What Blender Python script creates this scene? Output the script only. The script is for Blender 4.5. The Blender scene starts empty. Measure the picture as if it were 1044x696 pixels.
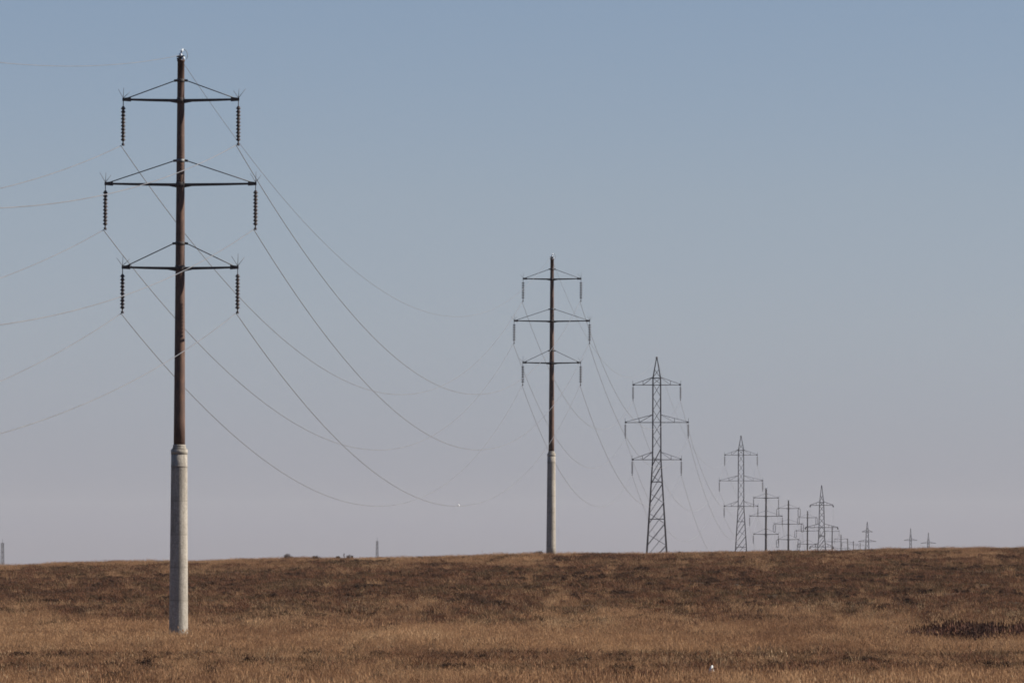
import bpy, math, random
import numpy as np
from mathutils import Vector, Matrix

random.seed(7)
rng = np.random.default_rng(11)
SC = bpy.context.scene
COL = SC.collection
R = math.radians

# ------------------------------------------------------------------ camera
D = 193.33                 # one span of the power line, metres
CAM_Z = 2.667              # eye height above the foot of the nearest pole
FPX = 5800.0               # focal length, in widths/1044
cam_d = bpy.data.cameras.new('camera')
cam = bpy.data.objects.new('camera', cam_d)
COL.objects.link(cam)
cam.location = (0, 0, CAM_Z)
cam.rotation_euler = (R(90), 0, 0)
cam_d.sensor_width = 36.0
cam_d.sensor_fit = 'HORIZONTAL'
cam_d.lens = 36.0 * FPX / 1044.0
cam_d.shift_y = 218.2 / 1044.0
cam_d.clip_start = 0.5
cam_d.clip_end = 30000
SC.camera = cam

# ------------------------------------------------------------------ world, sun, exposure
SUN_AZ, SUN_EL = R(88), R(27)        # azimuth clockwise from +Y (view direction)
SKY_STRENGTH = 0.0502
w = bpy.data.worlds.new("World")
SC.world = w
w.use_nodes = True
nt = w.node_tree
bg = nt.nodes['Background']
sky = nt.nodes.new('ShaderNodeTexSky')
sky.sky_type = 'NISHITA'
sky.sun_disc = False
sky.sun_elevation = SUN_EL
sky.sun_rotation = SUN_AZ
sky.altitude = 0
sky.air_density = 1.0
sky.dust_density = 0.3
sky.ozone_density = 4.0
# white balance of the sky: cool above, lilac-grey dust along the horizon (by world elevation)
tcw = nt.nodes.new('ShaderNodeTexCoord')
sep = nt.nodes.new('ShaderNodeSeparateXYZ')
nt.links.new(tcw.outputs['Generated'], sep.inputs[0])
mz = nt.nodes.new('ShaderNodeMath'); mz.operation = 'MULTIPLY'; mz.use_clamp = True
nt.links.new(sep.outputs['Z'], mz.inputs[0]); mz.inputs[1].default_value = 10.0
wr = nt.nodes.new('ShaderNodeValToRGB')
_gains = [(0.0086, (0.5044, 0.505, 0.7402)), (0.0517, (0.5032, 0.5049, 0.7478)), (0.0948, (0.5099, 0.5096, 0.74)), (0.1466, (0.5188, 0.5136, 0.7397)), (0.25, (0.5516, 0.5313, 0.7267)), (0.4052, (0.6067, 0.5607, 0.7016)), (0.6293, (0.6498, 0.5784, 0.6641)), (0.9569, (0.6491, 0.5789, 0.6388))]
while len(wr.color_ramp.elements) < len(_gains): wr.color_ramp.elements.new(0.5)
for _i, (_p, _c) in enumerate(_gains):
    wr.color_ramp.elements[_i].position = _p; wr.color_ramp.elements[_i].color = (*_c, 1)
nt.links.new(mz.outputs[0], wr.inputs['Fac'])
vm = nt.nodes.new('ShaderNodeVectorMath'); vm.operation = 'MULTIPLY'
nt.links.new(sky.outputs[0], vm.inputs[0]); nt.links.new(wr.outputs['Color'], vm.inputs[1])
vs2 = nt.nodes.new('ShaderNodeVectorMath'); vs2.operation = 'SCALE'; vs2.inputs['Scale'].default_value = 1.6
nt.links.new(vm.outputs[0], vs2.inputs[0])
nt.links.new(vs2.outputs[0], bg.inputs['Color'])
bg.inputs['Strength'].default_value = SKY_STRENGTH

sd = bpy.data.lights.new('sun', 'SUN')
sd.energy = 5.0
sd.angle = R(0.5)
sd.color = (1.0, 0.93, 0.82)
sun = bpy.data.objects.new('sun', sd)
COL.objects.link(sun)
sv = Vector((math.sin(SUN_AZ) * math.cos(SUN_EL), math.cos(SUN_AZ) * math.cos(SUN_EL), math.sin(SUN_EL)))
sun.rotation_euler = sv.to_track_quat('Z', 'Y').to_euler()
sun.location = (60, 40, 60)

SC.cycles.filter_width = 1.75      # the long lens is a little soft
vs = SC.view_settings
vs.view_transform = 'Standard'
vs.look = 'None'
vs.exposure = 0.766
vs.gamma = 1.0
vs.use_curve_mapping = False

# ------------------------------------------------------------------ helpers
def px(u, Y):              # photo column -> world x at depth Y
    return (u - 522.0) / FPX * Y

def tag(o, label=None, cat=None, group=None, kind=None):
    if label: o['label'] = label
    if cat: o['category'] = cat
    if group: o['group'] = group
    if kind: o['kind'] = kind
    return o

def empty(name, loc=(0, 0, 0), rz=0.0):
    o = bpy.data.objects.new(name, None)
    o.empty_display_size = 0.3
    COL.objects.link(o)
    o.location = loc
    o.rotation_euler = (0, 0, rz)
    return o

def copy_tree(o, parent=None):
    c = o.copy()
    COL.objects.link(c)
    if parent is not None:
        c.parent = parent
    for ch in list(o.children):
        copy_tree(ch, c)
    return c

class MB:
    def __init__(s):
        s.v = []; s.f = []; s.sm = []
    def ring_tube(s, pts, rad, n=8, cap=True, smooth=True):
        """sweep a round section along pts; rad a number or a list"""
        pts = [Vector(p) for p in pts]
        if not isinstance(rad, (list, tuple)):
            rad = [rad] * len(pts)
        base = len(s.v)
        for i, p in enumerate(pts):
            a = pts[max(i - 1, 0)]; b = pts[min(i + 1, len(pts) - 1)]
            t = (b - a).normalized()
            ref = Vector((0, 0, 1)) if abs(t.z) < 0.9 else Vector((1, 0, 0))
            x = t.cross(ref).normalized(); y = x.cross(t).normalized()
            for k in range(n):
                an = 2 * math.pi * k / n
                s.v.append(p + (x * math.cos(an) + y * math.sin(an)) * rad[i])
        for i in range(len(pts) - 1):
            for k in range(n):
                k2 = (k + 1) % n
                s.f.append((base + i * n + k, base + i * n + k2, base + (i + 1) * n + k2, base + (i + 1) * n + k))
                s.sm.append(smooth)
        if cap:
            s.f.append(tuple(base + k for k in range(n))[::-1]); s.sm.append(False)
            e = base + (len(pts) - 1) * n
            s.f.append(tuple(e + k for k in range(n))); s.sm.append(False)
    def lathe(s, prof, n=24, at=(0, 0, 0), smooth=True):
        """prof: list of (radius, z) from bottom to top"""
        base = len(s.v); at = Vector(at)
        for r, z in prof:
            for k in range(n):
                an = 2 * math.pi * k / n
                s.v.append(at + Vector((math.cos(an) * r, math.sin(an) * r, z)))
        for i in range(len(prof) - 1):
            for k in range(n):
                k2 = (k + 1) % n
                s.f.append((base + i * n + k, base + i * n + k2, base + (i + 1) * n + k2, base + (i + 1) * n + k))
                s.sm.append(smooth)
        s.f.append(tuple(base + k for k in range(n))[::-1]); s.sm.append(False)
        e = base + (len(prof) - 1) * n
        s.f.append(tuple(e + k for k in range(n))); s.sm.append(False)
    def beam(s, a, b, wd, ht=None, wd2=None, ht2=None):
        """box beam from a to b, section wd x ht (tapering to wd2 x ht2)"""
        a = Vector(a); b = Vector(b)
        ht = ht or wd; wd2 = wd2 or wd; ht2 = ht2 or ht
        t = (b - a).normalized()
        ref = Vector((0, 0, 1)) if abs(t.z) < 0.9 else Vector((0, 1, 0))
        x = t.cross(ref).normalized(); y = x.cross(t).normalized()
        i = len(s.v)
        for p, ww, hh in ((a, wd, ht), (b, wd2, ht2)):
            for sx, sy in ((-1, -1), (1, -1), (1, 1), (-1, 1)):
                s.v.append(p + x * sx * ww / 2 + y * sy * hh / 2)
        for f in ((0, 1, 2, 3), (7, 6, 5, 4), (0, 4, 5, 1), (1, 5, 6, 2), (2, 6, 7, 3), (3, 7, 4, 0)):
            s.f.append(tuple(i + q for q in f)); s.sm.append(False)
    def mesh(s, name, mat):
        m = bpy.data.meshes.new(name)
        m.from_pydata([tuple(v) for v in s.v], [], s.f)
        m.polygons.foreach_set('use_smooth', s.sm)
        m.materials.append(mat)
        m.update()
        return m
    def build(s, name, mat, parent=None):
        o = bpy.data.objects.new(name, s.mesh(name, mat))
        COL.objects.link(o)
        if parent is not None:
            o.parent = parent
        return o

# value noise in numpy
def _hash(ix, iy, seed):
    h = (ix.astype(np.int64) * 374761393 + iy.astype(np.int64) * 668265263 + seed * 982451653) & 0x7fffffff
    h = (h ^ (h >> 13)) * 1274126177 & 0x7fffffff
    h = h ^ (h >> 16)
    return (h & 0xffff) / 65535.0
def vnoise(x, y, seed=0):
    x = np.asarray(x, float); y = np.asarray(y, float)
    ix = np.floor(x); iy = np.floor(y)
    fx = x - ix; fy = y - iy
    fx = fx * fx * (3 - 2 * fx); fy = fy * fy * (3 - 2 * fy)
    a = _hash(ix, iy, seed); b = _hash(ix + 1, iy, seed)
    c = _hash(ix, iy + 1, seed); d = _hash(ix + 1, iy + 1, seed)
    return (a * (1 - fx) + b * fx) * (1 - fy) + (c * (1 - fx) + d * fx) * fy
def fbm(x, y, seed=0, o=4):
    t = 0; a = 0.5; n = 0
    for i in range(o):
        t = t + a * vnoise(x * 2 ** i, y * 2 ** i, seed + i * 17); n += a; a *= 0.5
    return t / n
def sstep(a, b, x):
    t = np.clip((np.asarray(x, float) - a) / (b - a), 0, 1)
    return t * t * (3 - 2 * t)

# ------------------------------------------------------------------ materials
def new_mat(name):
    m = bpy.data.materials.new(name); m.use_nodes = True
    return m, m.node_tree, m.node_tree.nodes['Principled BSDF']
def N(t, typ, **kw):
    n = t.nodes.new(typ)
    for k, v in kw.items():
        setattr(n, k, v)
    return n
def ramp(t, fac, stops, interp='LINEAR'):
    r = N(t, 'ShaderNodeValToRGB')
    r.color_ramp.interpolation = interp
    e = r.color_ramp.elements
    while len(e) < len(stops): e.new(0.5)
    for i, (p, c) in enumerate(stops):
        e[i].position = p; e[i].color = (*c, 1)
    t.links.new(fac, r.inputs['Fac'])
    return r.outputs['Color']
def noise(t, vec, scale, detail=4, rough=0.55):
    n = N(t, 'ShaderNodeTexNoise')
    n.inputs['Scale'].default_value = scale
    n.inputs['Detail'].default_value = detail
    n.inputs['Roughness'].default_value = rough
    t.links.new(vec, n.inputs['Vector'])
    return n.outputs['Fac']
def mixc(t, fac, a, b, blend='MIX'):
    n = N(t, 'ShaderNodeMix', data_type='RGBA', blend_type=blend)
    if isinstance(fac, float): n.inputs[0].default_value = fac
    else: t.links.new(fac, n.inputs[0])
    for sock, v in ((n.inputs[6], a), (n.inputs[7], b)):
        if isinstance(v, tuple): sock.default_value = (*v, 1)
        else: t.links.new(v, sock)
    return n.outputs[2]
def scaled(t, vec, s):
    m = N(t, 'ShaderNodeMapping'); m.inputs['Scale'].default_value = s
    t.links.new(vec, m.inputs['Vector'])
    return m.outputs['Vector']
def bump(t, h, strength, dist, bsdf):
    b = N(t, 'ShaderNodeBump'); b.inputs['Strength'].default_value = strength
    b.inputs['Distance'].default_value = dist
    t.links.new(h, b.inputs['Height']); t.links.new(b.outputs[0], bsdf.inputs['Normal'])

def mat_concrete():
    m, t, b = new_mat('weathered_concrete')
    tc = N(t, 'ShaderNodeTexCoord').outputs['Object']
    big = noise(t, scaled(t, tc, (2.0, 2.0, 0.5)), 1.6, 5, 0.6)
    fine = noise(t, tc, 16, 5, 0.65)
    streak = noise(t, scaled(t, tc, (9, 9, 0.35)), 1.0, 4, 0.6)
    c = ramp(t, big, [(0.3, (0.2245, 0.2009, 0.1709)), (0.7, (0.3742, 0.3411, 0.2895))])
    c = mixc(t, 0.55, c, ramp(t, fine, [(0.3, (0.1684, 0.1496, 0.1282)), (0.65, (0.4023, 0.3692, 0.3180))]))
    c = mixc(t, ramp(t, streak, [(0.46, (0, 0, 0)), (0.7, (0.6549, 0.6542, 0.6645))]), c, (0.1403, 0.1215, 0.0996))
    seam = N(t, 'ShaderNodeTexWave', wave_type='BANDS', bands_direction='Z', wave_profile='SAW')
    seam.inputs['Scale'].default_value = 0.28; seam.inputs['Distortion'].default_value = 0.6
    seam.inputs['Detail'].default_value = 3
    t.links.new(tc, seam.inputs['Vector'])
    c = mixc(t, ramp(t, seam.outputs['Fac'], [(0.0, (0.55, 0.55, 0.55)), (0.05, (0.18, 0.18, 0.18)), (0.35, (0, 0, 0))]), c, (0.13, 0.11, 0.09))
    blot = noise(t, scaled(t, tc, (3, 3, 1.6)), 2.4, 4, 0.7)
    c = mixc(t, ramp(t, blot, [(0.5, (0, 0, 0)), (0.62, (0.45, 0.45, 0.45))]), c, (0.17, 0.15, 0.12))
    t.links.new(c, b.inputs['Base Color'])
    b.inputs['Roughness'].default_value = 0.9
    b.inputs['Specular IOR Level'].default_value = 0.25
    bump(t, fine, 0.5, 0.03, b)
    return m
def mat_rust():
    m, t, b = new_mat('rust_brown_steel')
    tc = N(t, 'ShaderNodeTexCoord').outputs['Object']
    n1 = noise(t, scaled(t, tc, (3, 3, 0.8)), 2.2, 5, 0.65)
    n2 = noise(t, scaled(t, tc, (20, 20, 4)), 1.0, 4, 0.6)
    c = ramp(t, n1, [(0.3, (0.045, 0.025, 0.019)), (0.55, (0.088, 0.047, 0.033)), (0.75, (0.14, 0.075, 0.048))])
    c = mixc(t, ramp(t, n2, [(0.45, (0, 0, 0)), (0.7, (0.6, 0.6, 0.6))]), c, (0.05, 0.03, 0.024))
    t.links.new(c, b.inputs['Base Color'])
    b.inputs['Roughness'].default_value = 0.75
    b.inputs['Specular IOR Level'].default_value = 0.3
    bump(t, n2, 0.3, 0.01, b)
    return m
def mat_simple(name, ca, cb, rough, scale=6, metal=0.0, spec=0.4):
    m, t, b = new_mat(name)
    tc = N(t, 'ShaderNodeTexCoord').outputs['Object']
    n1 = noise(t, tc, scale, 4, 0.6)
    t.links.new(ramp(t, n1, [(0.35, ca), (0.65, cb)]), b.inputs['Base Color'])
    b.inputs['Roughness'].default_value = rough
    b.inputs['Metallic'].default_value = metal
    b.inputs['Specular IOR Level'].default_value = spec
    return m
M_CONC = mat_concrete()
M_RUST = mat_rust()
M_ARM = mat_simple('dark_arm_steel', (0.022, 0.018, 0.018), (0.05, 0.034, 0.03), 0.7, 5)
M_ROD = mat_simple('dark_stay_steel', (0.02, 0.02, 0.022), (0.045, 0.04, 0.04), 0.6, 5)
M_INS = mat_simple('brown_glazed_porcelain', (0.020, 0.016, 0.016), (0.045, 0.03, 0.026), 0.35, 9, 0, 0.45)
M_FIT = mat_simple('galvanised_fitting', (0.10, 0.10, 0.10), (0.17, 0.17, 0.17), 0.55, 9, 0.3)
M_BRIGHT = mat_simple('bare_bright_metal', (0.70, 0.76, 0.80), (0.80, 0.84, 0.86), 0.3, 9, 0.1, 0.5)
M_PALE = mat_simple('pale_plastic', (0.75, 0.75, 0.75), (0.82, 0.82, 0.82), 0.5)
_b = M_PALE.node_tree.nodes['Principled BSDF']
_b.inputs['Transmission Weight'].default_value = 0.0
_tr = M_PALE.node_tree.nodes.new('ShaderNodeBsdfTranslucent'); _tr.inputs['Color'].default_value = (0.9, 0.9, 0.9, 1)
_mx = M_PALE.node_tree.nodes.new('ShaderNodeMixShader'); _mx.inputs[0].default_value = 0.5
M_PALE.node_tree.links.new(_b.outputs[0], _mx.inputs[1]); M_PALE.node_tree.links.new(_tr.outputs[0], _mx.inputs[2])
M_PALE.node_tree.links.new(_mx.outputs[0], M_PALE.node_tree.nodes['Material Output'].inputs['Surface'])
M_WIRE = mat_simple('stranded_aluminium', (0.24, 0.235, 0.235), (0.33, 0.325, 0.32), 0.5, 0.4, 0.8)
M_LATT = mat_simple('dark_lattice_steel', (0.035, 0.03, 0.033), (0.075, 0.062, 0.062), 0.7, 1.2)
M_SPIKE = mat_simple('thin_spike_wire', (0.06, 0.055, 0.055), (0.09, 0.08, 0.08), 0.6, 5)
M_FARPOLE = mat_simple('far_brown_steel', (0.035, 0.028, 0.028), (0.06, 0.045, 0.042), 0.8, 2)

# ------------------------------------------------------------------ terrain
# height along the view: flat meadow, a low rise with its crest near 385 m, a wide hollow behind it
_prof = [(-3000, 0.0), (0, -0.3), (120, -0.3), (193.3, -0.3), (212, -0.22), (250, 0.36), (300, 1.30), (345, 2.12),
         (372, 2.55), (390, 2.70), (402, 2.66), (430, 1.9), (480, -2.2), (551, -6.5), (660, -8.0), (793, -8.2),
         (889, -6.8), (1044, -7.0), (1228, -7.4), (1411, -8.0), (1585, -8.9), (1779, -10.6), (2010, -11.3),
         (3000, -13.5), (4000, -17.0), (7000, -30.0)]
_py = np.array([p[0] for p in _prof], float); _pz = np.array([p[1] for p in _prof], float)
def _pchip_slopes(x, y):
    h = np.diff(x); d = np.diff(y) / h
    m = np.zeros_like(y)
    for i in range(1, len(x) - 1):
        if d[i - 1] * d[i] > 0:
            w1 = 2 * h[i] + h[i - 1]; w2 = h[i] + 2 * h[i - 1]
            m[i] = (w1 + w2) / (w1 / d[i - 1] + w2 / d[i])
    m[0] = d[0]; m[-1] = d[-1]
    return m
_pm = _pchip_slopes(_py, _pz)
def profile(Y):
    Y = np.clip(np.asarray(Y, float), _py[0], _py[-1])
    i = np.clip(np.searchsorted(_py, Y, side='right') - 1, 0, len(_py) - 2)
    h = _py[i + 1] - _py[i]; t = (Y - _py[i]) / h
    return ((2 * t**3 - 3 * t**2 + 1) * _pz[i] + (t**3 - 2 * t**2 + t) * h * _pm[i]
            + (-2 * t**3 + 3 * t**2) * _pz[i + 1] + (t**3 - t**2) * h * _pm[i + 1])
_cu = np.array([-600, -200, 0, 130, 260, 400, 520, 650, 780, 910, 1044, 1300, 1700], float)
_cv = np.array([582, 579, 576.6, 573.4, 570.3, 567.6, 565.4, 563.6, 562.1, 559.8, 558.4, 557.2, 557], float)
_cx = (_cu - 522) / FPX * 390.0
_cz = CAM_Z + (565 - _cv) / FPX * 390.0 - 0.12     # minus the grass standing on the crest
def ground_z(X, Y):
    X = np.asarray(X, float); Y = np.asarray(Y, float)
    z = profile(Y)
    crest = np.interp(X, _cx, _cz)
    wgt = sstep(205, 385, Y) * (1 - sstep(430, 560, Y))
    z = z + (crest - 2.70) * wgt
    near = sstep(60, 100, Y) * (1 - sstep(440, 520, Y)) * (1 - sstep(70, 110, np.abs(X)))
    hum = (fbm(X / 5.0, Y / 7.0, 3, 3) - 0.5) * 0.30 + (fbm(X / 1.6, Y / 1.9, 5, 2) - 0.5) * 0.20
    calm = 0.45 + 0.55 * sstep(215, 250, Y)
    z = z + hum * near * calm
    far = 1 - near
    return z + far * (fbm(X / 60.0, Y / 60.0, 9, 3) - 0.5) * 0.8 * sstep(430, 700, np.abs(Y) + np.abs(X))

def axis(segs):
    out = [segs[0][0]]
    for a, b, st in segs:
        n = max(1, int(round((b - a) / st)))
        out += list(np.linspace(a, b, n + 1)[1:])
    return np.array(out)
xs = axis([(-4000, -600, 200), (-600, -150, 30), (-150, -60, 4), (-60, 60, 0.45), (60, 150, 4), (150, 600, 30), (600, 4000, 200)])
ys = axis([(-1500, -100, 100), (-100, 90, 5), (90, 425, 0.55), (425, 620, 5), (620, 2200, 40), (2200, 6000, 200)])
gx, gy = np.meshgrid(xs, ys)
gz = ground_z(gx, gy)
nx, ny = len(xs), len(ys)
verts = np.stack([gx.ravel(), gy.ravel(), gz.ravel()], 1)
ii = (np.arange(ny - 1)[:, None] * nx + np.arange(nx - 1)[None, :]).ravel()
faces = np.stack([ii, ii + 1, ii + nx + 1, ii + nx], 1)
gm = bpy.data.meshes.new('ground')
gm.vertices.add(len(verts)); gm.vertices.foreach_set('co', verts.ravel())
gm.loops.add(faces.size); gm.loops.foreach_set('vertex_index', faces.ravel().astype(np.int32))
gm.polygons.add(len(faces)); gm.polygons.foreach_set('loop_start', (np.arange(len(faces)) * 4).astype(np.int32))
gm.polygons.foreach_set('use_smooth', np.ones(len(faces), bool))
gm.update(calc_edges=True)
ground = bpy.data.objects.new('ground', gm); COL.objects.link(ground)
tag(ground, kind='structure')
m, t, b = new_mat('dry_steppe_soil')
pos = N(t, 'ShaderNodeNewGeometry').outputs['Position']
n1 = noise(t, scaled(t, pos, (1, 0.35, 1)), 0.12, 5, 0.6)
n2 = noise(t, pos, 1.7, 5, 0.65)
n3 = noise(t, pos, 22, 3, 0.6)
c = ramp(t, n1, [(0.3, (0.0508, 0.0353, 0.0240)), (0.5, (0.0779, 0.0487, 0.0288)), (0.7, (0.1230, 0.0773, 0.0416))])
c = mixc(t, 0.5, c, ramp(t, n2, [(0.35, (0.0328, 0.0235, 0.0168)), (0.65, (0.1230, 0.0773, 0.0440))]))
c = mixc(t, 0.35, c, ramp(t, n3, [(0.35, (0.0287, 0.0202, 0.0144)), (0.65, (0.1394, 0.0924, 0.0528))]))
t.links.new(c, b.inputs['Base Color'])
b.inputs['Roughness'].default_value = 1.0
b.inputs['Specular IOR Level'].default_value = 0.1
bump(t, n2, 0.6, 0.12, b)
gm.materials.append(m)

# ------------------------------------------------------------------ the steel-on-concrete poles
ARMS = [(18.13, 1.97, 18.80), (15.27, 2.57, 16.08), (12.43, 1.97, 13.27)]   # height, half length, stay height
POLE_H = 19.55
def disc_mesh():
    b = MB()
    b.lathe([(0.035, -0.066), (0.045, -0.05), (0.080, -0.026), (0.086, -0.014), (0.072, 0.0), (0.05, 0.03), (0.042, 0.055), (0.02, 0.062)], 14)
    return b.mesh('insulator_disc', M_INS)
DISC = disc_mesh()

def shaft_r(z):
    return 0.196 + (0.117 - 0.196) * (z - 6.2) / (19.5 - 6.2)

def insulator(parent, x, z, n=10, detailed=True, double=False, mat=M_INS):
    """a hanging string of discs; returns the object; the wire clamps 1.5 m below z"""
    offs = (-0.2, 0.2) if double else (0.0,)
    b = MB()
    for ox in offs:
        b.ring_tube([(ox, 0, 0.0), (ox, 0, -1.42)], 0.016, 6)
        if not detailed:
            for k in range(n):
                zz = -0.26 - k * 0.115
                b.lathe([(0.03, zz - 0.03), (0.115, zz - 0.012), (0.10, zz + 0.008), (0.035, zz + 0.04)], 10, (ox, 0, 0))
    if double:
        b.beam((-0.24, 0, -0.12), (0.24, 0, -0.12), 0.05, 0.05)
        b.beam((-0.24, 0, -1.42), (0.24, 0, -1.42), 0.05, 0.05)
    s = b.build('insulator_string', mat, parent)
    s.location = (x, 0, z)
    if detailed:
        for k in range(n):
            d = bpy.data.objects.new('insulator_disc', DISC); COL.objects.link(d)
            d.parent = s; d.location = (0, 0, -0.26 - k * 0.118)
    c = MB()
    c.beam((0, -0.14, -1.50), (0, 0.14, -1.50), 0.06, 0.07)
    c.ring_tube([(0, 0, -1.36), (0, 0, -1.50)], 0.025, 6)
    c.build('wire_clamp', M_ARM, s)
    return s

def steel_pole(detailed=True, double=False, arms=ARMS, mat=M_RUST, full=True):
    root = empty('power_pole')
    # concrete lower section, with its joint rings
    b = MB()
    b.lathe([(0.325, -0.6), (0.322, 0.0), (0.312, 1.2), (0.303, 2.4), (0.294, 3.6), (0.286, 4.8), (0.280, 5.6), (0.277, 6.12)], 40)
    b.lathe([(0.286, 5.68), (0.286, 5.735)], 40)
    b.lathe([(0.284, 6.11), (0.287, 6.27)], 40)
    b.lathe([(0.272, 6.272), (0.266, 6.30)], 40)
    base = b.build('concrete_base', M_CONC, root)
    b = MB()
    b.lathe([(0.235, 6.295), (0.232, 6.36)], 32)
    b.lathe([(0.218, 6.355), (0.214, 6.44)], 32)
    b.build('steel_collar', M_CONC, base)
    # steel upper section
    b = MB()
    zz = list(np.linspace(6.3, 19.45, 14))
    prof = [(shaft_r(z), z) for z in zz] + [(0.135, 19.452), (0.135, 19.50)]
    for zj in (10.9, 15.2):
        pass
    b.lathe(prof, 32)
    b.build('steel_shaft', mat, root)
    # top fitting that carries the earth wire
    b = MB()
    b.beam((-0.13, 0, 19.51), (0.10, 0, 19.62), 0.07, 0.09)
    b.beam((-0.15, 0, 19.62), (0.12, 0, 19.62), 0.05, 0.05)
    pk = b.build('peak_bracket', M_ARM, root)
    b = MB()
    b.ring_tube([(0.0, 0, 19.62), (-0.02, 0.0, 19.70), (0.02, 0, 19.80), (0.07, 0, 19.88)], [0.045, 0.066, 0.055, 0.02], 10)
    b.ring_tube([(0.05, -0.02, 19.55), (0.13, -0.02, 19.57)], [0.05, 0.05], 8)
    b.build('earth_wire_clamp', M_BRIGHT, pk)
    b = MB()
    pts = []
    for k in range(13):
        a = math.pi * 1.25 * k / 12 - 0.9
        pts.append((0.10 + 0.12 * math.cos(a), 0, 19.66 + 0.19 * math.sin(a)))
    b.ring_tube(pts, 0.011, 6)
    b.build('jumper_loop', M_FIT, pk)
    # crossarms
    for (z, hl, zs) in arms:
        b = MB()
        for sgn in (-1, 1):
            r = shaft_r(z)
            b.beam((0, 0, z - 0.01), (sgn * hl * 0.6, 0, z + 0.012), 0.12, 0.10, 0.10, 0.08)
            b.beam((sgn * hl * 0.6, 0, z + 0.012), (sgn * (hl - 0.14), 0, z + 0.03), 0.10, 0.08, 0.08, 0.065)
            # tip plate
            b.beam((sgn * (hl - 0.26), 0, z + 0.035), (sgn * (hl + 0.03), 0, z + 0.03), 0.05, 0.15, 0.05, 0.10)
            # root gusset
            b.beam((sgn * (r - 0.03), 0, z - 0.03), (sgn * (r + 0.24), 0, z - 0.005), 0.05, 0.15, 0.05, 0.10)
        # band round the shaft
        b.lathe([(shaft_r(z) + 0.012, z - 0.09), (shaft_r(z) + 0.012, z + 0.09)], 24)
        arm = b.build('crossarm', M_ARM, root)
        for sgn in (-1, 1):
            b = MB()
            r = shaft_r(zs)
            b.ring_tube([(sgn * (r + 0.07), 0, zs), (sgn * (hl - 0.12), 0, z + 0.07)], 0.019, 6)
            b.beam((sgn * (r - 0.02), 0, zs + 0.01), (sgn * (r + 0.11), 0, zs - 0.005), 0.05, 0.08)
            b.build('stay_rod', M_ROD, arm)
            b = MB()
            tip = Vector((sgn * hl, 0, z + 0.08))
            for (dx, dy, dz) in ((-0.24, 0.05, 0.30), (0.03, -0.10, 0.36), (0.25, 0.08, 0.28)):
                if random.random() < 0.86:
                    b.ring_tube([tip, tip + Vector((dx * random.uniform(.7, 1.1), dy, dz * random.uniform(.8, 1.15)))], [0.010, 0.006], 4)
            if not b.v:
                b.ring_tube([tip, tip + Vector((0, 0, 0.3))], [0.01, 0.006], 4)
            b.build('bird_spike', M_SPIKE, arm)
        b = MB()
        b.lathe([(shaft_r(zs) + 0.010, zs - 0.06), (shaft_r(zs) + 0.010, zs + 0.06)], 24)
        b.build('stay_band', M_ARM if zs > 18 or zs < 14 else M_FIT, arm)
        for sgn in (-1, 1):
            insulator(root, sgn * hl, z, 10, detailed, double)
    return root

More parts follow.
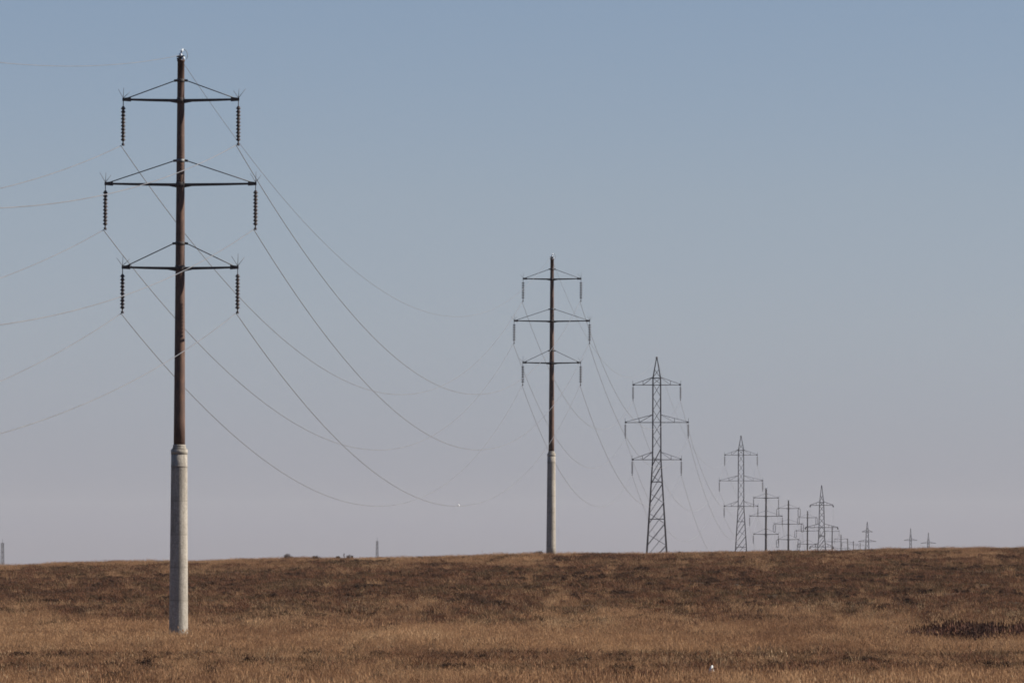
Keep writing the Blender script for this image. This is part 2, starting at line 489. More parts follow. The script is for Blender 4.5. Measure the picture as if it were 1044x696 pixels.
# ------------------------------------------------------------------ lattice towers
def lattice_tower(H, spire, waist, hw_top, hw_waist, hw_base, arms, mem=0.043, leg=0.088, strain=False, panel=1.25, name='lattice_tower', ins=True, diaph=()):
    """H total height, base at z=0; arms = (height, half length); body square, legs bent at waist"""
    root = empty(name)
    zsp = H - spire
    def hw(z):
        if z >= zsp: return hw_top * max(0.06, (H - z) / spire)
        if z >= waist: return hw_waist + (hw_top - hw_waist) * (z - waist) / (zsp - waist)
        return hw_base + (hw_waist - hw_base) * z / waist
    cs = ((-1, -1), (1, -1), (1, 1), (-1, 1))
    for sx, sy in cs:
        b = MB()
        b.beam((sx * hw(-0.5 if False else 0) , sy * hw(0), -0.6), (sx * hw(0), sy * hw(0), 0.0), leg * 1.8)
        zk = [0, waist, zsp]
        for z0, z1 in zip(zk[:-1], zk[1:]):
            b.beam((sx * hw(z0), sy * hw(z0), z0), (sx * hw(z1), sy * hw(z1), z1), leg)
        b.build('tower_leg', M_LATT, root)
    b = MB()
    # bracing on four faces
    z = 0.4; lev = [z]
    while z < zsp - 0.3:
        st = panel * (1.0 if z >= waist else 1.0 + 1.15 * hw(z) / hw_base)
        z = min(z + st, zsp); lev.append(z)
    for i in range(len(lev) - 1):
        z0, z1 = lev[i], lev[i + 1]
        for k in range(4):
            a = cs[k]; c = cs[(k + 1) % 4]
            if z0 >= waist - 0.1:
                if i % 2 == k % 2: a, c = c, a          # crossing diagonals above the waist
            elif k >= 2: a, c = c, a                    # parallel diagonals on opposite faces below it
            if True:
                b.beam((a[0] * hw(z0), a[1] * hw(z0), z0), (c[0] * hw(z1), c[1] * hw(z1), z1), mem)
                if z0 < waist - 0.1:
                    zm, zn = (z0 + z1) / 2, min(z1 + (z1 - z0) / 2, waist)
                    b.beam((a[0] * hw(zm), a[1] * hw(zm), zm), (c[0] * hw(zn), c[1] * hw(zn), zn), mem * 0.55)
                    b.beam((c[0] * hw(z0), c[1] * hw(z0), z0), (a[0] * hw(zm), a[1] * hw(zm), zm), mem * 0.5)
    for zz in [waist, zsp] + list(diaph):
        for k in range(4):
            a = cs[k]; c = cs[(k + 1) % 4]
            b.beam((a[0] * hw(zz), a[1] * hw(zz), zz), (c[0] * hw(zz), c[1] * hw(zz), zz), mem * 1.6, mem * 1.6)
    b.build('bracing', M_LATT, root)
    b = MB()
    for sx, sy in cs:
        b.beam((sx * hw_top, sy * hw_top, zsp), (sx * hw_top * 0.06, sy * hw_top * 0.06, H), leg * 0.9)
    for k in range(4):
        a = cs[k]; c = cs[(k + 1) % 4]
        zm = zsp + spire * 0.42
        b.beam((a[0] * hw(zsp), a[1] * hw(zsp), zsp), (c[0] * hw(zm), c[1] * hw(zm), zm), mem)
    b.lathe([(0.10, H - 0.08), (0.10, H + 0.10)], 8)
    b.build('tower_peak', M_LATT, root)
    for (za, hl) in arms:
        b = MB()
        for sgn in (-1, 1):
            w0 = hw(za)
            tip = Vector((sgn * hl, 0, za))
            for sy in (-1, 1):
                b.beam((sgn * w0, sy * w0, za), tip, mem * 1.2)
                if not strain:
                    top = Vector((sgn * hw(za + 0.75), sy * hw(za + 0.75), za + 0.75))
                    b.beam(top, tip + Vector((0, 0, 0.06)), mem * 0.8)
                    pm = tip.lerp(Vector((sgn * w0, sy * w0, za)), 0.5)
                    pt = tip.lerp(top, 0.5)
                    b.beam(pm, pt, mem * 0.7)
                    b.beam(pm, top, mem * 0.6)
                else:
                    top = Vector((sgn * hw(za + 0.9), sy * hw(za + 0.9), za + 0.9))
                    b.beam(top, tip + Vector((0, 0, 0.1)), mem * 1.0)
                    for f0, f1 in ((0.33, 0.6), (0.66, 0.3)):
                        b.beam(tip.lerp(Vector((sgn * w0, sy * w0, za)), f0), tip.lerp(top, f0), mem * 0.7)
            b.beam(tip + Vector((-sgn * 0.15, 0, 0.02)), tip + Vector((sgn * 0.05, 0, 0.02)), 0.12, 0.16)
            if not strain:
                b.beam(tip, tip + Vector((sgn * 0.03, 0, 0.42)), 0.03)
        for sy in (-1, 1):
            b.beam((-hw(za), sy * hw(za), za), (hw(za), sy * hw(za), za), mem)
        b.build('crossarm', M_LATT, root)
        if ins:
            for sgn in (-1, 1):
                if not strain:
                    insulator(root, sgn * hl, za, 10, False)
                else:
                    q = MB()
                    for dy in (-1, 1):
                        for k in range(8):
                            yy = dy * (0.35 + 0.13 * k)
                            i0 = len(q.v)
                            q.ring_tube([(0, yy - 0.03, -0.1 - abs(yy) * 0.08), (0, yy + 0.03, -0.1 - abs(yy) * 0.08)], [0.17, 0.17], 10)
                        q.ring_tube([(0, 0, 0), (0, dy * 1.5, -0.22)], 0.03, 6)
                    o = q.build('strain_insulator', M_INS, root)
                    o.location = (sgn * hl, 0, za - 0.1)
    return root

# ------------------------------------------------------------------ place the line
line = []   # (root, slots): world attachment points, peak + six
LINE_RZ = -math.atan(0.0722)
def slots_for(loc, rz, peak, arms, drop):
    c, s = math.cos(rz), math.sin(rz)
    out = [Vector((loc[0], loc[1], loc[2] + peak))]
    for (z, hl) in arms:
        for sgn in (-1, 1):
            out.append(Vector((loc[0] + c * sgn * hl, loc[1] + s * sgn * hl, loc[2] + z - drop)))
    return out
PG = 'single poles of the power line'
TG = 'lattice towers of the power line'
A2 = [(a[0], a[1]) for a in ARMS]
RODS = []

def put_pole(root, u, d, ztop_px, label):
    Y = d * D
    x = px(u, Y)
    zt = CAM_Z + (565 - ztop_px) / FPX * Y
    zb = zt - POLE_H
    root.location = (x, Y, zb)
    root.rotation_euler = (0, R(0.22), LINE_RZ)
    tag(root, label, 'power pole', PG)
    line.append(slots_for((x, Y, zb), LINE_RZ, POLE_H + 0.1, A2, 1.53))
    return zb

def ground_gap(name, x, y, zb):
    print('GROUND', name, round(float(ground_z(x, y)) - zb, 2))

# the previous support stands beside the viewer, outside the frame: only its wires reach the picture
line.append(slots_for((-25.3, 0.0, 0.1), LINE_RZ, POLE_H + 0.1, A2, 1.53))

p1 = steel_pole(True)
zb = put_pole(p1, 182.0, 1.0, 58.6, 'nearest and tallest rust brown pole, on a thick pale concrete base in golden grass')
ground_gap('p1', p1.location.x, p1.location.y, zb)
p1.rotation_euler = (0, R(0.25), LINE_RZ)
p2 = steel_pole(False)
zb = put_pole(p2, 561.8, 2.0, 262.0, 'rust brown pole on pale concrete base standing at the crest of the rise')
ground_gap('p2', p2.location.x, p2.location.y, zb)

def put_tower(root, u, d, top_px, H, arms, drop, label, rz=LINE_RZ):
    Y = d * D; x = px(u, Y)
    zb = CAM_Z + (565 - top_px) / FPX * Y - H
    root.location = (x, Y, zb); root.rotation_euler = (0, 0, rz)
    tag(root, label, 'lattice tower', TG)
    line.append(slots_for((x, Y, zb), rz, H, arms, drop))
    ground_gap('tower', x, Y, zb)

H3 = 28.3
arms3 = [(H3 - 2.62, 2.30), (H3 - 6.25, 3.05), (H3 - 9.85, 2.38)]
kw3 = dict(spire=1.95, waist=H3 - 9.85, hw_top=0.37, hw_waist=0.40, hw_base=1.55, arms=arms3, diaph=(H3 - 15.6, H3 - 12.0))
t3 = lattice_tower(H3, **kw3)
put_tower(t3, 669.6, 2.85, 363.5, H3, arms3, 1.53, 'larger dark lattice tower with three crossarms, just right of the pole on the crest')
t4 = copy_tree(t3)
put_tower(t4, 755.5, 4.15, 443.5, H3, arms3, 1.53, 'smaller dark lattice tower with three crossarms, left of the first small brown pole')

far_pole = steel_pole(False, mat=M_FARPOLE)
def set_far(root, u, d, top, label):
    zb = put_pole(root, u, d, top, label)
    ground_gap('far', root.location.x, root.location.y, zb)
set_far(far_pole, 780.6, 4.62, 497.0, 'thick dark brown pole with single insulators, right beside the smaller lattice tower')
dbl = steel_pole(False, double=True, mat=M_FARPOLE)
set_far(dbl, 803.5, 5.4, 509.0, 'dark pole with paired insulator strings, first right of the thick dark brown pole')
q = copy_tree(dbl)
set_far(q, 823.0, 6.35, 519.5, 'thin dark pole with paired insulators whose arms overlap the tapering strain tower')
Hs = 27.5
arms8 = [(Hs - 4.9, 2.85), (Hs - 10.4, 4.0), (Hs - 15.2, 2.9)]
t8 = lattice_tower(Hs, spire=4.2, waist=Hs - 12.5, hw_top=0.52, hw_waist=0.72, hw_base=1.9, arms=arms8, mem=0.10, leg=0.17, strain=True, panel=1.5, diaph=(Hs - 10.4,))
put_tower(t8, 837.7, 7.3, 493.5, Hs, arms8, 0.2, 'lattice strain tower with a long pointed spire and dark knobs at its arm ends')
for (u, d, top, lab) in ((848.2, 8.2, 535.0, 'small dark pole immediately right of the pointed strain tower'),
                         (857.2, 9.2, 543.5, 'tiny dark pole second to the right of the pointed strain tower'),
                         (864.0, 10.4, 547.5, 'tiny dark pole third to the right of the pointed strain tower'),
                         (870.0, 11.8, 550.0, 'minute pole barely above the crest, fourth right of the pointed strain tower'),
                         (876.8, 13.3, 551.5, 'minute last pole just left of the pale hazy lattice pylon')):
    q = copy_tree(far_pole)
    set_far(q, u, d, top, lab)

# ------------------------------------------------------------------ wires: each one strung from support to support
def span_pts(a, b, sag, n):
    out = []
    for i in range(n + 1):
        u = i / n
        p = a.lerp(b, u)
        p.z -= 4 * sag * u * (1 - u)
        out.append(p)
    return out
WNAMES = ['thin earth wire strung over the very tops of the poles and towers',
          'conductor wire hanging from the left tips of the top crossarms',
          'conductor wire hanging from the right tips of the top crossarms',
          'conductor wire hanging from the left tips of the wide middle crossarms',
          'conductor wire hanging from the right tips of the wide middle crossarms',
          'lowest left conductor wire, hanging from the left tips of the bottom crossarms',
          'lowest right conductor wire, hanging from the right tips of the bottom crossarms']
for wi in range(7):
    pts = []
    for si in range(len(line) - 1):
        a, bb = line[si][wi], line[si + 1][wi]
        L = (bb - a).length
        sag = (7.3 if wi else 6.2) * min(1.15, (L / D) ** 2)
        if si == 0: sag = 6.8 if wi else 5.6
        n = 90 if si < 2 else (48 if si < 4 else 20)
        sp = span_pts(a, bb, sag, n)
        pts += sp if not pts else sp[1:]
    b = MB()
    b.ring_tube(pts, 0.0122 if wi else 0.0078, 8)
    o = b.build('power_line_wire', M_WIRE)
    tag(o, WNAMES[wi], 'wire', 'wires of the power line')
    if wi == 6:
        a, bb = line[1][6], line[2][6]
        q = span_pts(a, bb, 7.3, 90)
        b = MB(); b.lathe([(0.012, -0.06), (0.045, -0.04), (0.06, 0.0), (0.045, 0.04), (0.012, 0.06)], 12, q[43])
        b.build('wire_marker', M_PALE, o)

# ------------------------------------------------------------------ the other, far-away structures
def far_tower(u, Y, top, H, spire, waist, hwt, hww, hwb, arms, mem, leg, label, panel, rz=0.0):
    r = lattice_tower(H, spire, waist, hwt, hww, hwb, arms, mem, leg, strain=True, panel=panel, ins=False)
    x = px(u, Y); zb = CAM_Z + (565 - top) / FPX * Y - H
    r.location = (x, Y, zb); r.rotation_euler = (0, 0, rz)
    tag(r, label, 'lattice tower', 'distant pylons of another line')
    ground_gap('fartower', x, Y, zb)
far_tower(884.2, 2600, 530.5, 28.8, 4.2, 15.5, 0.5, 0.8, 2.0, [(24.2, 2.4), (19.8, 4.0), (15.2, 3.0)], 0.14, 0.22,
          'pale hazy lattice pylon with stacked arms, the largest of the three far pylons at right', 2.2)
far_tower(928.4, 3000, 537.0, 28.0, 5.5, 12, 0.45, 0.55, 1.6, [(21.6, 3.4)], 0.14, 0.22,
          'slender hazy pylon with one short crossarm, middle of the three far pylons', 2.0)
far_tower(946.5, 3200, 541.5, 27.5, 5.4, 12, 0.5, 0.6, 1.7, [(21.5, 4.2)], 0.15, 0.24,
          'rightmost and smallest hazy pylon with one wide crossarm', 2.0)

def mast(u, Y, top, H, hwb, hwt, label, sections):
    root = empty('lattice_mast')
    cs = ((-1, -0.6), (1, -0.6), (0, 1.1))
    def hw(z): return hwb + (hwt - hwb) * z / H
    for sx, sy in cs:
        b = MB()
        b.beam((sx * hw(0), sy * hw(0), -1), (sx * hw(H), sy * hw(H), H), 0.22)
        b.build('mast_leg', M_LATT, root)
    b = MB()
    for i in range(sections):
        z0 = H * i / sections; z1 = H * (i + 1) / sections
        for k in range(3):
            a = cs[k]; c = cs[(k + 1) % 3]
            b.beam((a[0] * hw(z0), a[1] * hw(z0), z0), (c[0] * hw(z1), c[1] * hw(z1), z1), 0.13)
            b.beam((a[0] * hw(z1), a[1] * hw(z1), z1), (c[0] * hw(z1), c[1] * hw(z1), z1), 0.13)
    b.build('bracing', M_LATT, root)
    b = MB()
    b.ring_tube([(0, 0, H - 0.3), (0, 0, H + 2.2)], [0.12, 0.05], 8)
    b.beam((-hwt - 0.3, 0, H), (hwt + 0.3, 0, H), 0.35, 0.25)
    b.build('antenna', M_LATT, root)
    x = px(u, Y); zb = CAM_Z + (565 - top) / FPX * Y - H
    root.location = (x, Y, zb)
    tag(root, label, 'mast', 'far radio masts')
    ground_gap('mast', x, Y, zb)
mast(384.5, 3000, 550.5, 22.0, 1.1, 0.45, 'slender far radio mast rising above the crest, between the two nearest poles', 9)
mast(2.6, 2600, 552.5, 20.0, 0.95, 0.55, 'slender far radio mast at the extreme left edge of the horizon', 8)

# ------------------------------------------------------------------ grasses, scrub and weeds
def grass_mat(name, cols, tint_scale, transl=0.25, vary=0.36):
    """cols: stops on per-plant random + broad world-space patches"""
    m, t, b = new_mat(name)
    oi = N(t, 'ShaderNodeObjectInfo').outputs['Random']
    pos = N(t, 'ShaderNodeNewGeometry').outputs['Position']
    n1 = noise(t, scaled(t, pos, (1, 0.22, 0)), tint_scale, 3, 0.6)
    n2 = noise(t, scaled(t, pos, (1, 0.3, 0)), tint_scale * 6, 3, 0.6)
    av = N(t, 'ShaderNodeMath', operation='MULTIPLY_ADD'); av.inputs[1].default_value = 0.45
    t.links.new(n2, av.inputs[0])
    hf = N(t, 'ShaderNodeMath', operation='MULTIPLY'); hf.inputs[1].default_value = 0.55
    t.links.new(n1, hf.inputs[0]); t.links.new(hf.outputs[0], av.inputs[2])
    n1 = av.outputs[0]
    mx = N(t, 'ShaderNodeMath', operation='MULTIPLY_ADD')
    t.links.new(oi, mx.inputs[0]); mx.inputs[1].default_value = vary
    m2 = N(t, 'ShaderNodeMath', operation='MULTIPLY_ADD')
    t.links.new(n1, m2.inputs[0]); m2.inputs[1].default_value = 2.0; m2.inputs[2].default_value = -0.5 - vary / 2
    t.links.new(m2.outputs[0], mx.inputs[2])
    c = ramp(t, mx.outputs[0], cols)
    t.links.new(c, b.inputs['Base Color'])
    b.inputs['Roughness'].default_value = 0.85
    b.inputs['Specular IOR Level'].default_value = 0.12
    if transl:
        tr = N(t, 'ShaderNodeBsdfTranslucent'); t.links.new(c, tr.inputs['Color'])
        mxs = N(t, 'ShaderNodeMixShader'); mxs.inputs[0].default_value = transl
        out = t.nodes['Material Output']
        t.links.new(b.outputs[0], mxs.inputs[1]); t.links.new(tr.outputs[0], mxs.inputs[2])
        t.links.new(mxs.outputs[0], out.inputs['Surface'])
    return m
M_GOLD = grass_mat('dry_golden_grass', [(0.08, (0.1534, 0.0768, 0.0407)), (0.32, (0.2502, 0.1348, 0.0716)), (0.6, (0.3632, 0.2142, 0.1122)), (0.92, (0.4681, 0.3148, 0.1789))], 0.16, 0.3, vary=0.24)
M_BROWN = grass_mat('short_brown_turf', [(0.08, (0.0402, 0.0248, 0.0157)), (0.3, (0.0813, 0.0440, 0.0260)), (0.48, (0.1548, 0.0705, 0.0386)), (0.6, (0.0890, 0.0576, 0.0300)), (0.74, (0.1548, 0.0841, 0.0457)), (0.95, (0.2786, 0.1640, 0.0881))], 0.15, vary=0.16)
M_SCRUB = grass_mat('dark_scrub_twigs', [(0.2, (0.0340, 0.0192, 0.0120)), (0.6, (0.0680, 0.0365, 0.0212)), (0.9, (0.1200, 0.0634, 0.0368))], 0.3, 0.0)
M_WEED = grass_mat('dark_weed_stems', [(0.2, (0.0452, 0.0222, 0.0161)), (0.6, (0.0917, 0.0402, 0.0259)), (0.9, (0.1837, 0.0802, 0.0446))], 0.4, 0.0)

def blade_tuft(nm, n, rad, h0, h1, w0, lean, mat, seed, heads=0.0):
    r = random.Random(seed)
    v = []; f = []
    for i in range(n):
        a = r.uniform(0, 2 * math.pi); rr = rad * math.sqrt(r.random())
        x, y = rr * math.cos(a), rr * math.sin(a)
        h = r.uniform(h0, h1); la = a + r.uniform(-1.2, 1.2); L = lean * h * r.uniform(0.2, 1.2)
        fa = r.uniform(0, math.pi); cx, cy = math.cos(fa) * w0 / 2, math.sin(fa) * w0 / 2
        mx, my = x + math.cos(la) * L * 0.35, y + math.sin(la) * L * 0.35
        tx, ty = x + math.cos(la) * L, y + math.sin(la) * L
        k = len(v)
        v += [(x - cx, y - cy, -0.05), (x + cx, y + cy, -0.05), (mx + cx * .8, my + cy * .8, h * 0.6), (mx - cx * .8, my - cy * .8, h * 0.6), (tx, ty, h)]
        f += [(k, k + 1, k + 2, k + 3), (k + 3, k + 2, k + 4)]
        if r.random() < heads:
            k = len(v); hw = w0 * 1.3
            v += [(tx - hw, ty, h * 0.9), (tx, ty - hw, h * 0.97), (tx + hw, ty, h * 0.9), (tx, ty, h * 1.14)]
            f += [(k, k + 1, k + 3), (k + 1, k + 2, k + 3)]
    m = bpy.data.meshes.new(nm); m.from_pydata(v, [], f); m.materials.append(mat); m.update()
    return bpy.data.objects.new(nm, m)

def twig_clump(nm, n, rad, h, w0, mat, seed):
    """a low dome of forked twigs with small leaf scales"""
    r = random.Random(seed)
    v = []; f = []
    for i in range(n):
        a = r.uniform(0, 2 * math.pi); el = r.uniform(0.15, 1.45)
        d = Vector((math.cos(a) * math.cos(el), math.sin(a) * math.cos(el), math.sin(el)))
        L = r.uniform(0.6, 1.0)
        tip = Vector((d.x * rad * L, d.y * rad * L, d.z * h * L + 0.02))
        b0 = Vector((d.x * rad * 0.2 * r.random(), d.y * rad * 0.2 * r.random(), -0.04))
        s = Vector((-math.sin(a + r.uniform(-.8, .8)), math.cos(a + r.uniform(-.8, .8)), r.uniform(-.3, .3))).normalized() * w0
        k = len(v)
        mid = b0.lerp(tip, 0.55) + Vector((r.uniform(-.04, .04), r.uniform(-.04, .04), 0.03))
        v += [b0 - s, b0 + s, mid + s * 1.2, mid - s * 1.2, tip + s * .2]
        f += [(k, k + 1, k + 2, k + 3), (k + 3, k + 2, k + 4)]
        for q in range(3):
            p = mid.lerp(tip, r.random()); k = len(v)
            e1 = Vector((r.uniform(-1, 1), r.uniform(-1, 1), r.uniform(-.4, 1))).normalized() * w0 * r.uniform(2, 4)
            e2 = Vector((r.uniform(-1, 1), r.uniform(-1, 1), r.uniform(-1, 1))).normalized() * w0 * 1.2
            v += [p - e2, p + e2, p + e1]
            f += [(k, k + 1, k + 2)]
    m = bpy.data.meshes.new(nm); m.from_pydata([tuple(p) for p in v], [], f); m.materials.append(mat); m.update()
    return bpy.data.objects.new(nm, m)

def scatter(name, protos, P, scale, idx, label, cat):
    """one ground-cover object: the plants stand on the points P"""
    coll = bpy.data.collections.new(name + '_plants')
    for p in protos: coll.objects.link(p)
    me = bpy.data.meshes.new(name)
    n = len(P)
    me.vertices.add(n); me.vertices.foreach_set('co', np.asarray(P, np.float32).ravel())
    for nm, typ, key, arr in (('scl', 'FLOAT_VECTOR', 'vector', scale), ('rot', 'FLOAT_VECTOR', 'vector',
                              np.stack([rng.normal(0, .07, n), rng.normal(0, .07, n), rng.uniform(0, 6.283, n)], 1)),
                              ('idx', 'INT', 'value', idx)):
        at = me.attributes.new(nm, typ, 'POINT')
        at.data.foreach_set(key, np.asarray(arr, np.int32 if typ == 'INT' else np.float32).ravel())
    me.update()
    o = bpy.data.objects.new(name, me); COL.objects.link(o)
    ng = bpy.data.node_groups.new(name + '_scatter', 'GeometryNodeTree')
    ng.interface.new_socket('Geometry', in_out='INPUT', socket_type='NodeSocketGeometry')
    ng.interface.new_socket('Geometry', in_out='OUTPUT', socket_type='NodeSocketGeometry')
    gi = ng.nodes.new('NodeGroupInput'); go = ng.nodes.new('NodeGroupOutput')
    ip = ng.nodes.new('GeometryNodeInstanceOnPoints')
    ci = ng.nodes.new('GeometryNodeCollectionInfo')
    ci.inputs['Collection'].default_value = coll
    ci.inputs['Separate Children'].default_value = True
    ci.inputs['Reset Children'].default_value = True
    def attr(nm, typ):
        a = ng.nodes.new('GeometryNodeInputNamedAttribute'); a.data_type = typ
        a.inputs['Name'].default_value = nm
        return a.outputs['Attribute']
    er = ng.nodes.new('FunctionNodeEulerToRotation')
    L = ng.links.new
    L(gi.outputs[0], ip.inputs['Points']); L(ci.outputs[0], ip.inputs['Instance'])
    ip.inputs['Pick Instance'].default_value = True
    L(attr('idx', 'INT'), ip.inputs['Instance Index'])
    L(attr('rot', 'FLOAT_VECTOR'), er.inputs[0]); L(er.outputs[0], ip.inputs['Rotation'])
    L(attr('scl', 'FLOAT_VECTOR'), ip.inputs['Scale'])
    L(ip.outputs[0], go.inputs[0])
    md = o.modifiers.new('scatter', 'NODES'); md.node_group = ng
    tag(o, label, cat, kind='stuff')
    print('SCATTER', name, n)
    return o

def field_points(n, y0, y1, margin=5.0, power=1.0):
    """points over the visible wedge of the field plus a margin at each side"""
    Y = rng.uniform(y0 ** (2), y1 ** (2), n) ** 0.5
    X = rng.uniform(-1, 1, n) * (0.0915 * Y + margin)
    return X, Y

def golden_mask(X, Y):
    wob = (fbm(X / 9, Y / 25, 21, 3) - 0.5)
    strip1 = sstep(164, 182, Y + wob * 34) * (1 - sstep(186, 228, Y + wob * 75)) * (0.7 + 0.5 * sstep(0.35, 0.6, fbm(X / 5, Y / 16, 23, 3)))
    fade = 0.16 * (1 - sstep(200, 285, Y + wob * 60)) * sstep(185, 215, Y) * (0.35 + 0.65 * sstep(0.4, 0.62, fbm(X / 2.2, Y / 10, 29, 3)))
    fade = fade + 0.13 * sstep(318, 350, Y + wob * 30) * (1 - sstep(360, 375, Y)) * sstep(0.42, 0.62, fbm(X / 2.6, Y / 9, 33, 3))
    strip1 = np.maximum(strip1, fade)
    strip2 = (1 - sstep(117, 137, Y + wob * 24 - X * 0.25)) * (0.45 + 0.55 * sstep(0.34, 0.58, fbm(X / 3.5, Y / 8, 27, 3)))
    crest = sstep(350, 385, Y + wob * 50) * 0.75 * sstep(0.36, 0.6, fbm(X / 3.0, Y / 12.0, 25, 3))
    return np.clip(strip1 + strip2 + crest, 0, 1)

def keep(X, Y, prob):
    k = rng.random(len(X)) < prob
    return X[k], Y[k]

# tall golden grass: the strips of meadow and the rim of the crest
protos = [blade_tuft('golden_tuft_%d' % i, 60, 0.24, 0.11, 0.27 + 0.025 * i, 0.0085, 0.6, M_GOLD, 100 + i, 0.3) for i in range(5)]
X, Y = field_points(210000, 106, 404)
g = golden_mask(X, Y)
patch = sstep(0.30, 0.58, fbm(X / 2.6, Y / 9.0, 31, 3))
mid = sstep(126, 132, Y) * (1 - sstep(165, 176, Y))
X, Y = keep(X, Y, np.clip(g * (0.5 + 0.5 * patch) + mid * (0.12 + 0.5 * patch) + 0.012, 0, 1) * np.where(Y < 260, 1.0, 0.75))
n = len(X)
s = rng.uniform(0.65, 1.25, n) * np.where(Y > 340, 0.8, 1.0) * (0.46 + 1.02 * fbm(X / 1.6, Y / 4.0, 41, 3)) * np.where(Y < 142, 1.12, 1.0)
s = s * np.where((Y > 130) & (Y < 168), 0.62, 1.0)
_a = rng.uniform(0, 6.283, 70); _r = rng.uniform(0.36, 1.0, 70)
X = np.append(X, px(182, D) + np.cos(_a) * _r); Y = np.append(Y, D + np.sin(_a) * _r)
s = np.append(s, rng.uniform(0.6, 1.35, 70)); n = len(X)
P = np.stack([X, Y, ground_z(X, Y) - 0.01], 1)
scatter('golden_grass', protos, P, np.stack([s * 1.05, s * 1.05, s], 1), rng.integers(0, 5, n),
        'dry golden grass in strips across the meadow and along the crest', 'grass')

# short brown turf everywhere
protos = [blade_tuft('brown_tuft_%d' % i, 30, 0.26, 0.05, 0.15 + 0.02 * i, 0.02, 0.9, M_BROWN, 200 + i) for i in range(5)]
X, Y = field_points(150000, 108, 404)
X, Y = keep(X, Y, np.clip(1.0 - 0.7 * golden_mask(X, Y), 0, 1) * (0.45 + 0.55 * sstep(0.3, 0.6, fbm(X / 4, Y / 14, 51, 3))))
n = len(X)
s = rng.uniform(0.6, 1.4, n) * (0.6 + 0.8 * fbm(X / 3.0, Y / 7.0, 61, 3))
P = np.stack([X, Y, ground_z(X, Y) - 0.01], 1)
scatter('brown_turf', protos, P, np.stack([s * 1.1, s * 1.1, s], 1), rng.integers(0, 5, n),
        'short brown withered turf covering the slope and the gaps in the meadow', 'turf')

# dark scrub clumps
protos = [twig_clump('scrub_clump_%d' % i, 70, 0.34, 0.20 + 0.02 * i, 0.012, M_SCRUB, 300 + i) for i in range(4)]
def clusters(n, y0, y1, sx, sy, k0, k1):
    cx, cy = field_points(n, y0, y1)
    k = rng.integers(k0, k1, n); ex = rng.lognormal(0, 0.5, n)
    X = np.repeat(cx, k) + rng.normal(0, 1, k.sum()) * sx * np.repeat(ex, k)
    Y = np.repeat(cy, k) + rng.normal(0, 1, k.sum()) * sy
    return X, Y, np.repeat(rng.uniform(0.5, 1.15, n), k)
parts_ = [clusters(1250, 236, 378, 0.40, 0.5, 3, 14), clusters(240, 268, 330, 1.2, 1.8, 10, 30),
          clusters(120, 138, 170, 0.3, 0.32, 3, 12), clusters(70, 124, 180, 0.2, 0.25, 2, 6), clusters(150, 372, 393, 0.22, 0.3, 2, 6)]
_u = np.concatenate([rng.uniform(284, 400, 60), rng.normal(292, 4, 10), rng.normal(325, 6, 12), rng.normal(352, 8, 14)])
parts_.append((px(_u, 391.0), rng.uniform(387, 393, len(_u)), rng.uniform(0.6, 1.3, len(_u))))
X = np.concatenate([p[0] for p in parts_]); Y = np.concatenate([p[1] for p in parts_])
n = len(X)
s = np.concatenate([p[2] for p in parts_]) * rng.uniform(0.55, 1.1, n) * np.where(Y < 182, 1.12, 1.0)
P = np.stack([X, Y, ground_z(X, Y) - 0.01], 1)
scatter('dark_scrub', protos, P, np.stack([s * 1.0, s * 1.0, s * 0.9], 1), rng.integers(0, 4, n),
        'low dark scrub clumps dotted over the slope and the meadow hollow', 'scrub')

# single taller stalks with seed heads among the grass
M_STALK = grass_mat('dry_stalks', [(0.1, (0.07, 0.042, 0.026)), (0.5, (0.20, 0.12, 0.064)), (0.9, (0.42, 0.29, 0.17))], 0.5, 0.15, 0.7)
protos = [blade_tuft('stalk_tuft_%d' % i, 7, 0.10 + 0.03 * i, 0.26, 0.44 + 0.04 * i, 0.011, 0.5, M_STALK, 600 + i, 0.9) for i in range(4)]
X, Y = field_points(9000, 106, 250)
X, Y = keep(X, Y, sstep(0.45, 0.72, fbm(X / 2.2, Y / 5.0, 91, 3)) * 0.6)
n = len(X); s = rng.uniform(0.55, 1.15, n)
P = np.stack([X, Y, ground_z(X, Y) - 0.01], 1)
scatter('tall_stalks', protos, P, np.stack([s, s, s], 1), rng.integers(0, 4, n), 'taller dry stalks with seed heads scattered through the meadow', 'stalks')

# the dark stand of weeds at right, and two thinner ones in the strip of grass
protos = [blade_tuft('weed_tuft_%d' % i, 26, 0.20, 0.22, 0.46 + 0.03 * i, 0.016, 0.22, M_WEED, 400 + i, 0.8) for i in range(4)]
def weed_patch(name, us, vs_y, count, hgt, label, gaps=()):
    us0, us1 = us; y0, y1 = vs_y
    U = rng.uniform(us0, us1, count); Y = rng.uniform(y0, y1, count)
    ramp_ = sstep(us0, us0 + 0.35 * (us1 - us0), U)
    X = px(U, Y)
    p = ramp_ * (0.35 + 0.65 * sstep(0.35, 0.55, fbm(X / 0.8, Y / 4, 81, 3)))
    for g0, g1 in gaps:
        p = p * (1 - ((U > g0) & (U < g1)) * 0.92)
    k = rng.random(count) < p
    X, Y, rr = X[k], Y[k], ramp_[k]
    n = len(X)
    s = rng.uniform(0.45, 1.2, n) * hgt * (0.55 + 0.45 * rr)
    P = np.stack([X, Y, ground_z(X, Y) - 0.01], 1)
    scatter(name, protos, P, np.stack([s, s, s], 1), rng.integers(0, 4, n), label, 'weeds')
weed_patch('dry_weeds', (900, 1120), (187, 206), 950, 1.12, 'dense dark stand of dry weeds in the golden grass at the right edge', gaps=((1021, 1028),))
weed_patch('dry_weeds', (275, 405), (206, 216), 800, 0.6, 'thin dark patch of dry weeds right of the nearest pole')
weed_patch('dry_weeds', (610, 830), (192, 204), 1200, 0.5, 'low broken row of dark dry weeds in the middle of the golden strip')

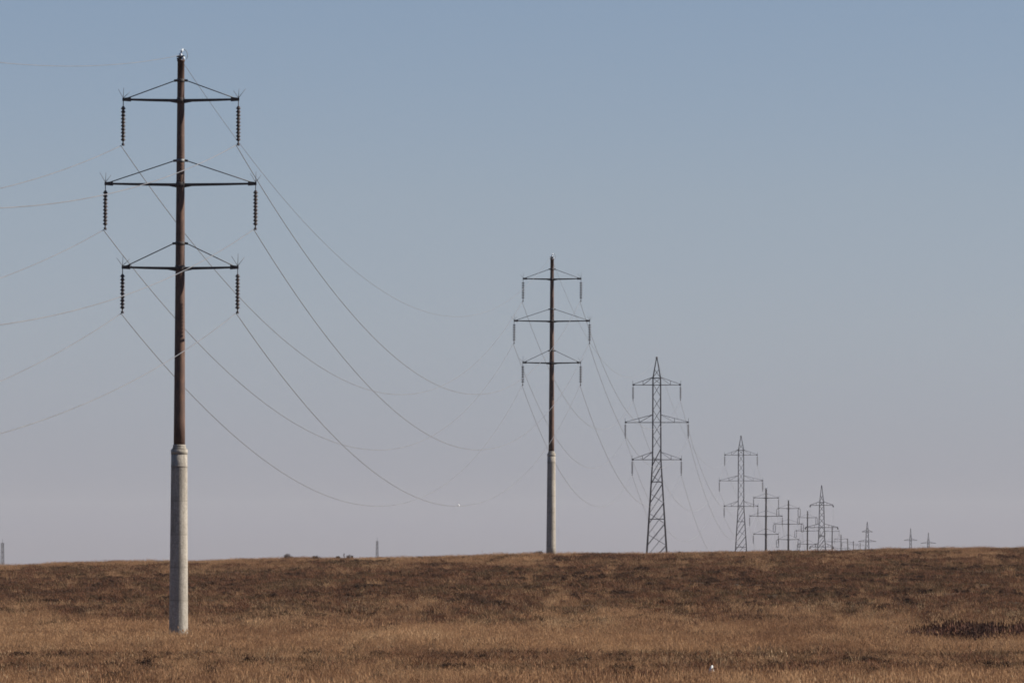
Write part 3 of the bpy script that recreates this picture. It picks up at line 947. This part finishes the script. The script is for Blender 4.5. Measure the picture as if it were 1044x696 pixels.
# a few low shrubs that stand up on the skyline
def shrub(u, Y, wdt, hgt, label, seed):
    wdt *= 1.25; hgt *= 1.35
    x = px(u, Y)
    root = empty('low_shrub', (x, Y, float(ground_z(x, Y))))
    r = random.Random(seed)
    st = MB(); fol_v = []; fol_f = []
    for i in range(16):
        a = r.uniform(0, 6.283); el = r.uniform(0.35, 1.4)
        tip = Vector((math.cos(a) * math.cos(el) * wdt / 2, math.sin(a) * math.cos(el) * wdt / 2, math.sin(el) * hgt * r.uniform(.75, 1.0)))
        mid = tip * 0.5 + Vector((r.uniform(-.05, .05), r.uniform(-.05, .05), 0.03))
        st.ring_tube([(0, 0, -0.1), mid, tip], [0.018, 0.011, 0.005], 5)
        for q in range(60):
            p = mid.lerp(tip, r.random() ** 0.7) + Vector((r.gauss(0, .05), r.gauss(0, .05), r.gauss(0, .035)))
            e1 = Vector((r.uniform(-1, 1), r.uniform(-1, 1), r.uniform(-1, 1))).normalized() * r.uniform(0.02, 0.05)
            e2 = Vector((r.uniform(-1, 1), r.uniform(-1, 1), r.uniform(-1, 1))).normalized() * 0.02
            k = len(fol_v); fol_v += [tuple(p - e2), tuple(p + e2), tuple(p + e1)]; fol_f.append((k, k + 1, k + 2))
    st.build('stems', M_SCRUB, root)
    me = bpy.data.meshes.new('foliage'); me.from_pydata(fol_v, [], fol_f); me.materials.append(M_SCRUB); me.update()
    o = bpy.data.objects.new('foliage', me); COL.objects.link(o); o.parent = root
    tag(root, label, 'shrub', 'low shrubs along the crest')
for k, a in enumerate([(549.5, 384, 0.75, 0.42, 'low dark shrub at the left foot of the pole on the crest'),
                       (292.5, 391, 0.7, 0.42, 'dark pointed shrub on the crest, leftmost of the skyline shrubs'),
                       (322.0, 391, 0.55, 0.34, 'rounded dark shrub on the crest, second from the left'),
                       (344.5, 391, 0.35, 0.30, 'small dark shrub on the crest beside the thin dead stalk'),
                       (357.0, 391, 0.55, 0.34, 'flat dark shrub on the crest, just right of the thin dead stalk'),
                       (389.0, 388, 0.6, 0.24, 'low dark shrub on the crest just below the slender far mast'),
                       (693.0, 388, 0.4, 0.26, 'tiny pale brown shrub on the crest right of the larger lattice tower')]):
    shrub(*a, 500 + k)
x = px(350.8, 391)
b = MB()
b.ring_tube([(0, 0, -0.1), (0.01, 0, 0.25), (-0.01, 0, 0.56)], [0.03, 0.026, 0.02], 6)
b.ring_tube([(0.0, 0, 0.42), (0.05, 0, 0.52)], [0.015, 0.008], 5)
b.ring_tube([(0.0, 0, 0.33), (-0.06, 0, 0.44)], [0.015, 0.008], 5)
o = b.build('dead_stalk', M_SCRUB)
o.location = (x, 391, float(ground_z(x, 391)))
tag(o, 'thin dark dead stalk standing upright among the shrubs on the crest', 'stalk')

# a white stone glinting in the grass
b = MB()
b.lathe([(0.05, -0.05), (0.12, 0.03), (0.115, 0.14), (0.085, 0.22), (0.05, 0.265), (0.015, 0.275)], 11)
for i, v in enumerate(b.v):
    b.v[i] = Vector((v.x * 0.62, v.y * 0.62, v.z * 1.04)) * random.uniform(0.85, 1.15)
o = b.build('white_stone', mat_simple('white_stone', (0.6, 0.6, 0.58), (0.75, 0.75, 0.72), 0.7, 20))
Yst = 138.5; x = px(725.5, Yst)
o.location = (x, Yst, float(ground_z(x, Yst)))
tag(o, 'small white stone showing between the grass near the bottom of the field', 'stone')

# ------------------------------------------------------------------ haze
HAZE = 0.00004
if HAZE > 0:
    b = MB()
    x0, x1, y0, y1, z0, z1 = -4100, 4100, -1600, 6100, -36, 60
    b.v = [Vector(p) for p in ((x0, y0, z0), (x1, y0, z0), (x1, y1, z0), (x0, y1, z0), (x0, y0, z1), (x1, y0, z1), (x1, y1, z1), (x0, y1, z1))]
    b.f = [(3, 2, 1, 0), (4, 5, 6, 7), (0, 1, 5, 4), (1, 2, 6, 5), (2, 3, 7, 6), (3, 0, 4, 7)]
    b.sm = [False] * 6
    hm = bpy.data.materials.new('haze'); hm.use_nodes = True
    ht = hm.node_tree; ht.nodes.clear()
    ho = ht.nodes.new('ShaderNodeOutputMaterial'); hv = ht.nodes.new('ShaderNodeVolumePrincipled')
    hv.inputs['Color'].default_value = (0.92, 0.90, 0.93, 1)
    hv.inputs['Density'].default_value = HAZE
    ht.links.new(hv.outputs[0], ho.inputs['Volume'])
    h = b.build('haze', hm)
    tag(h, kind='stuff')
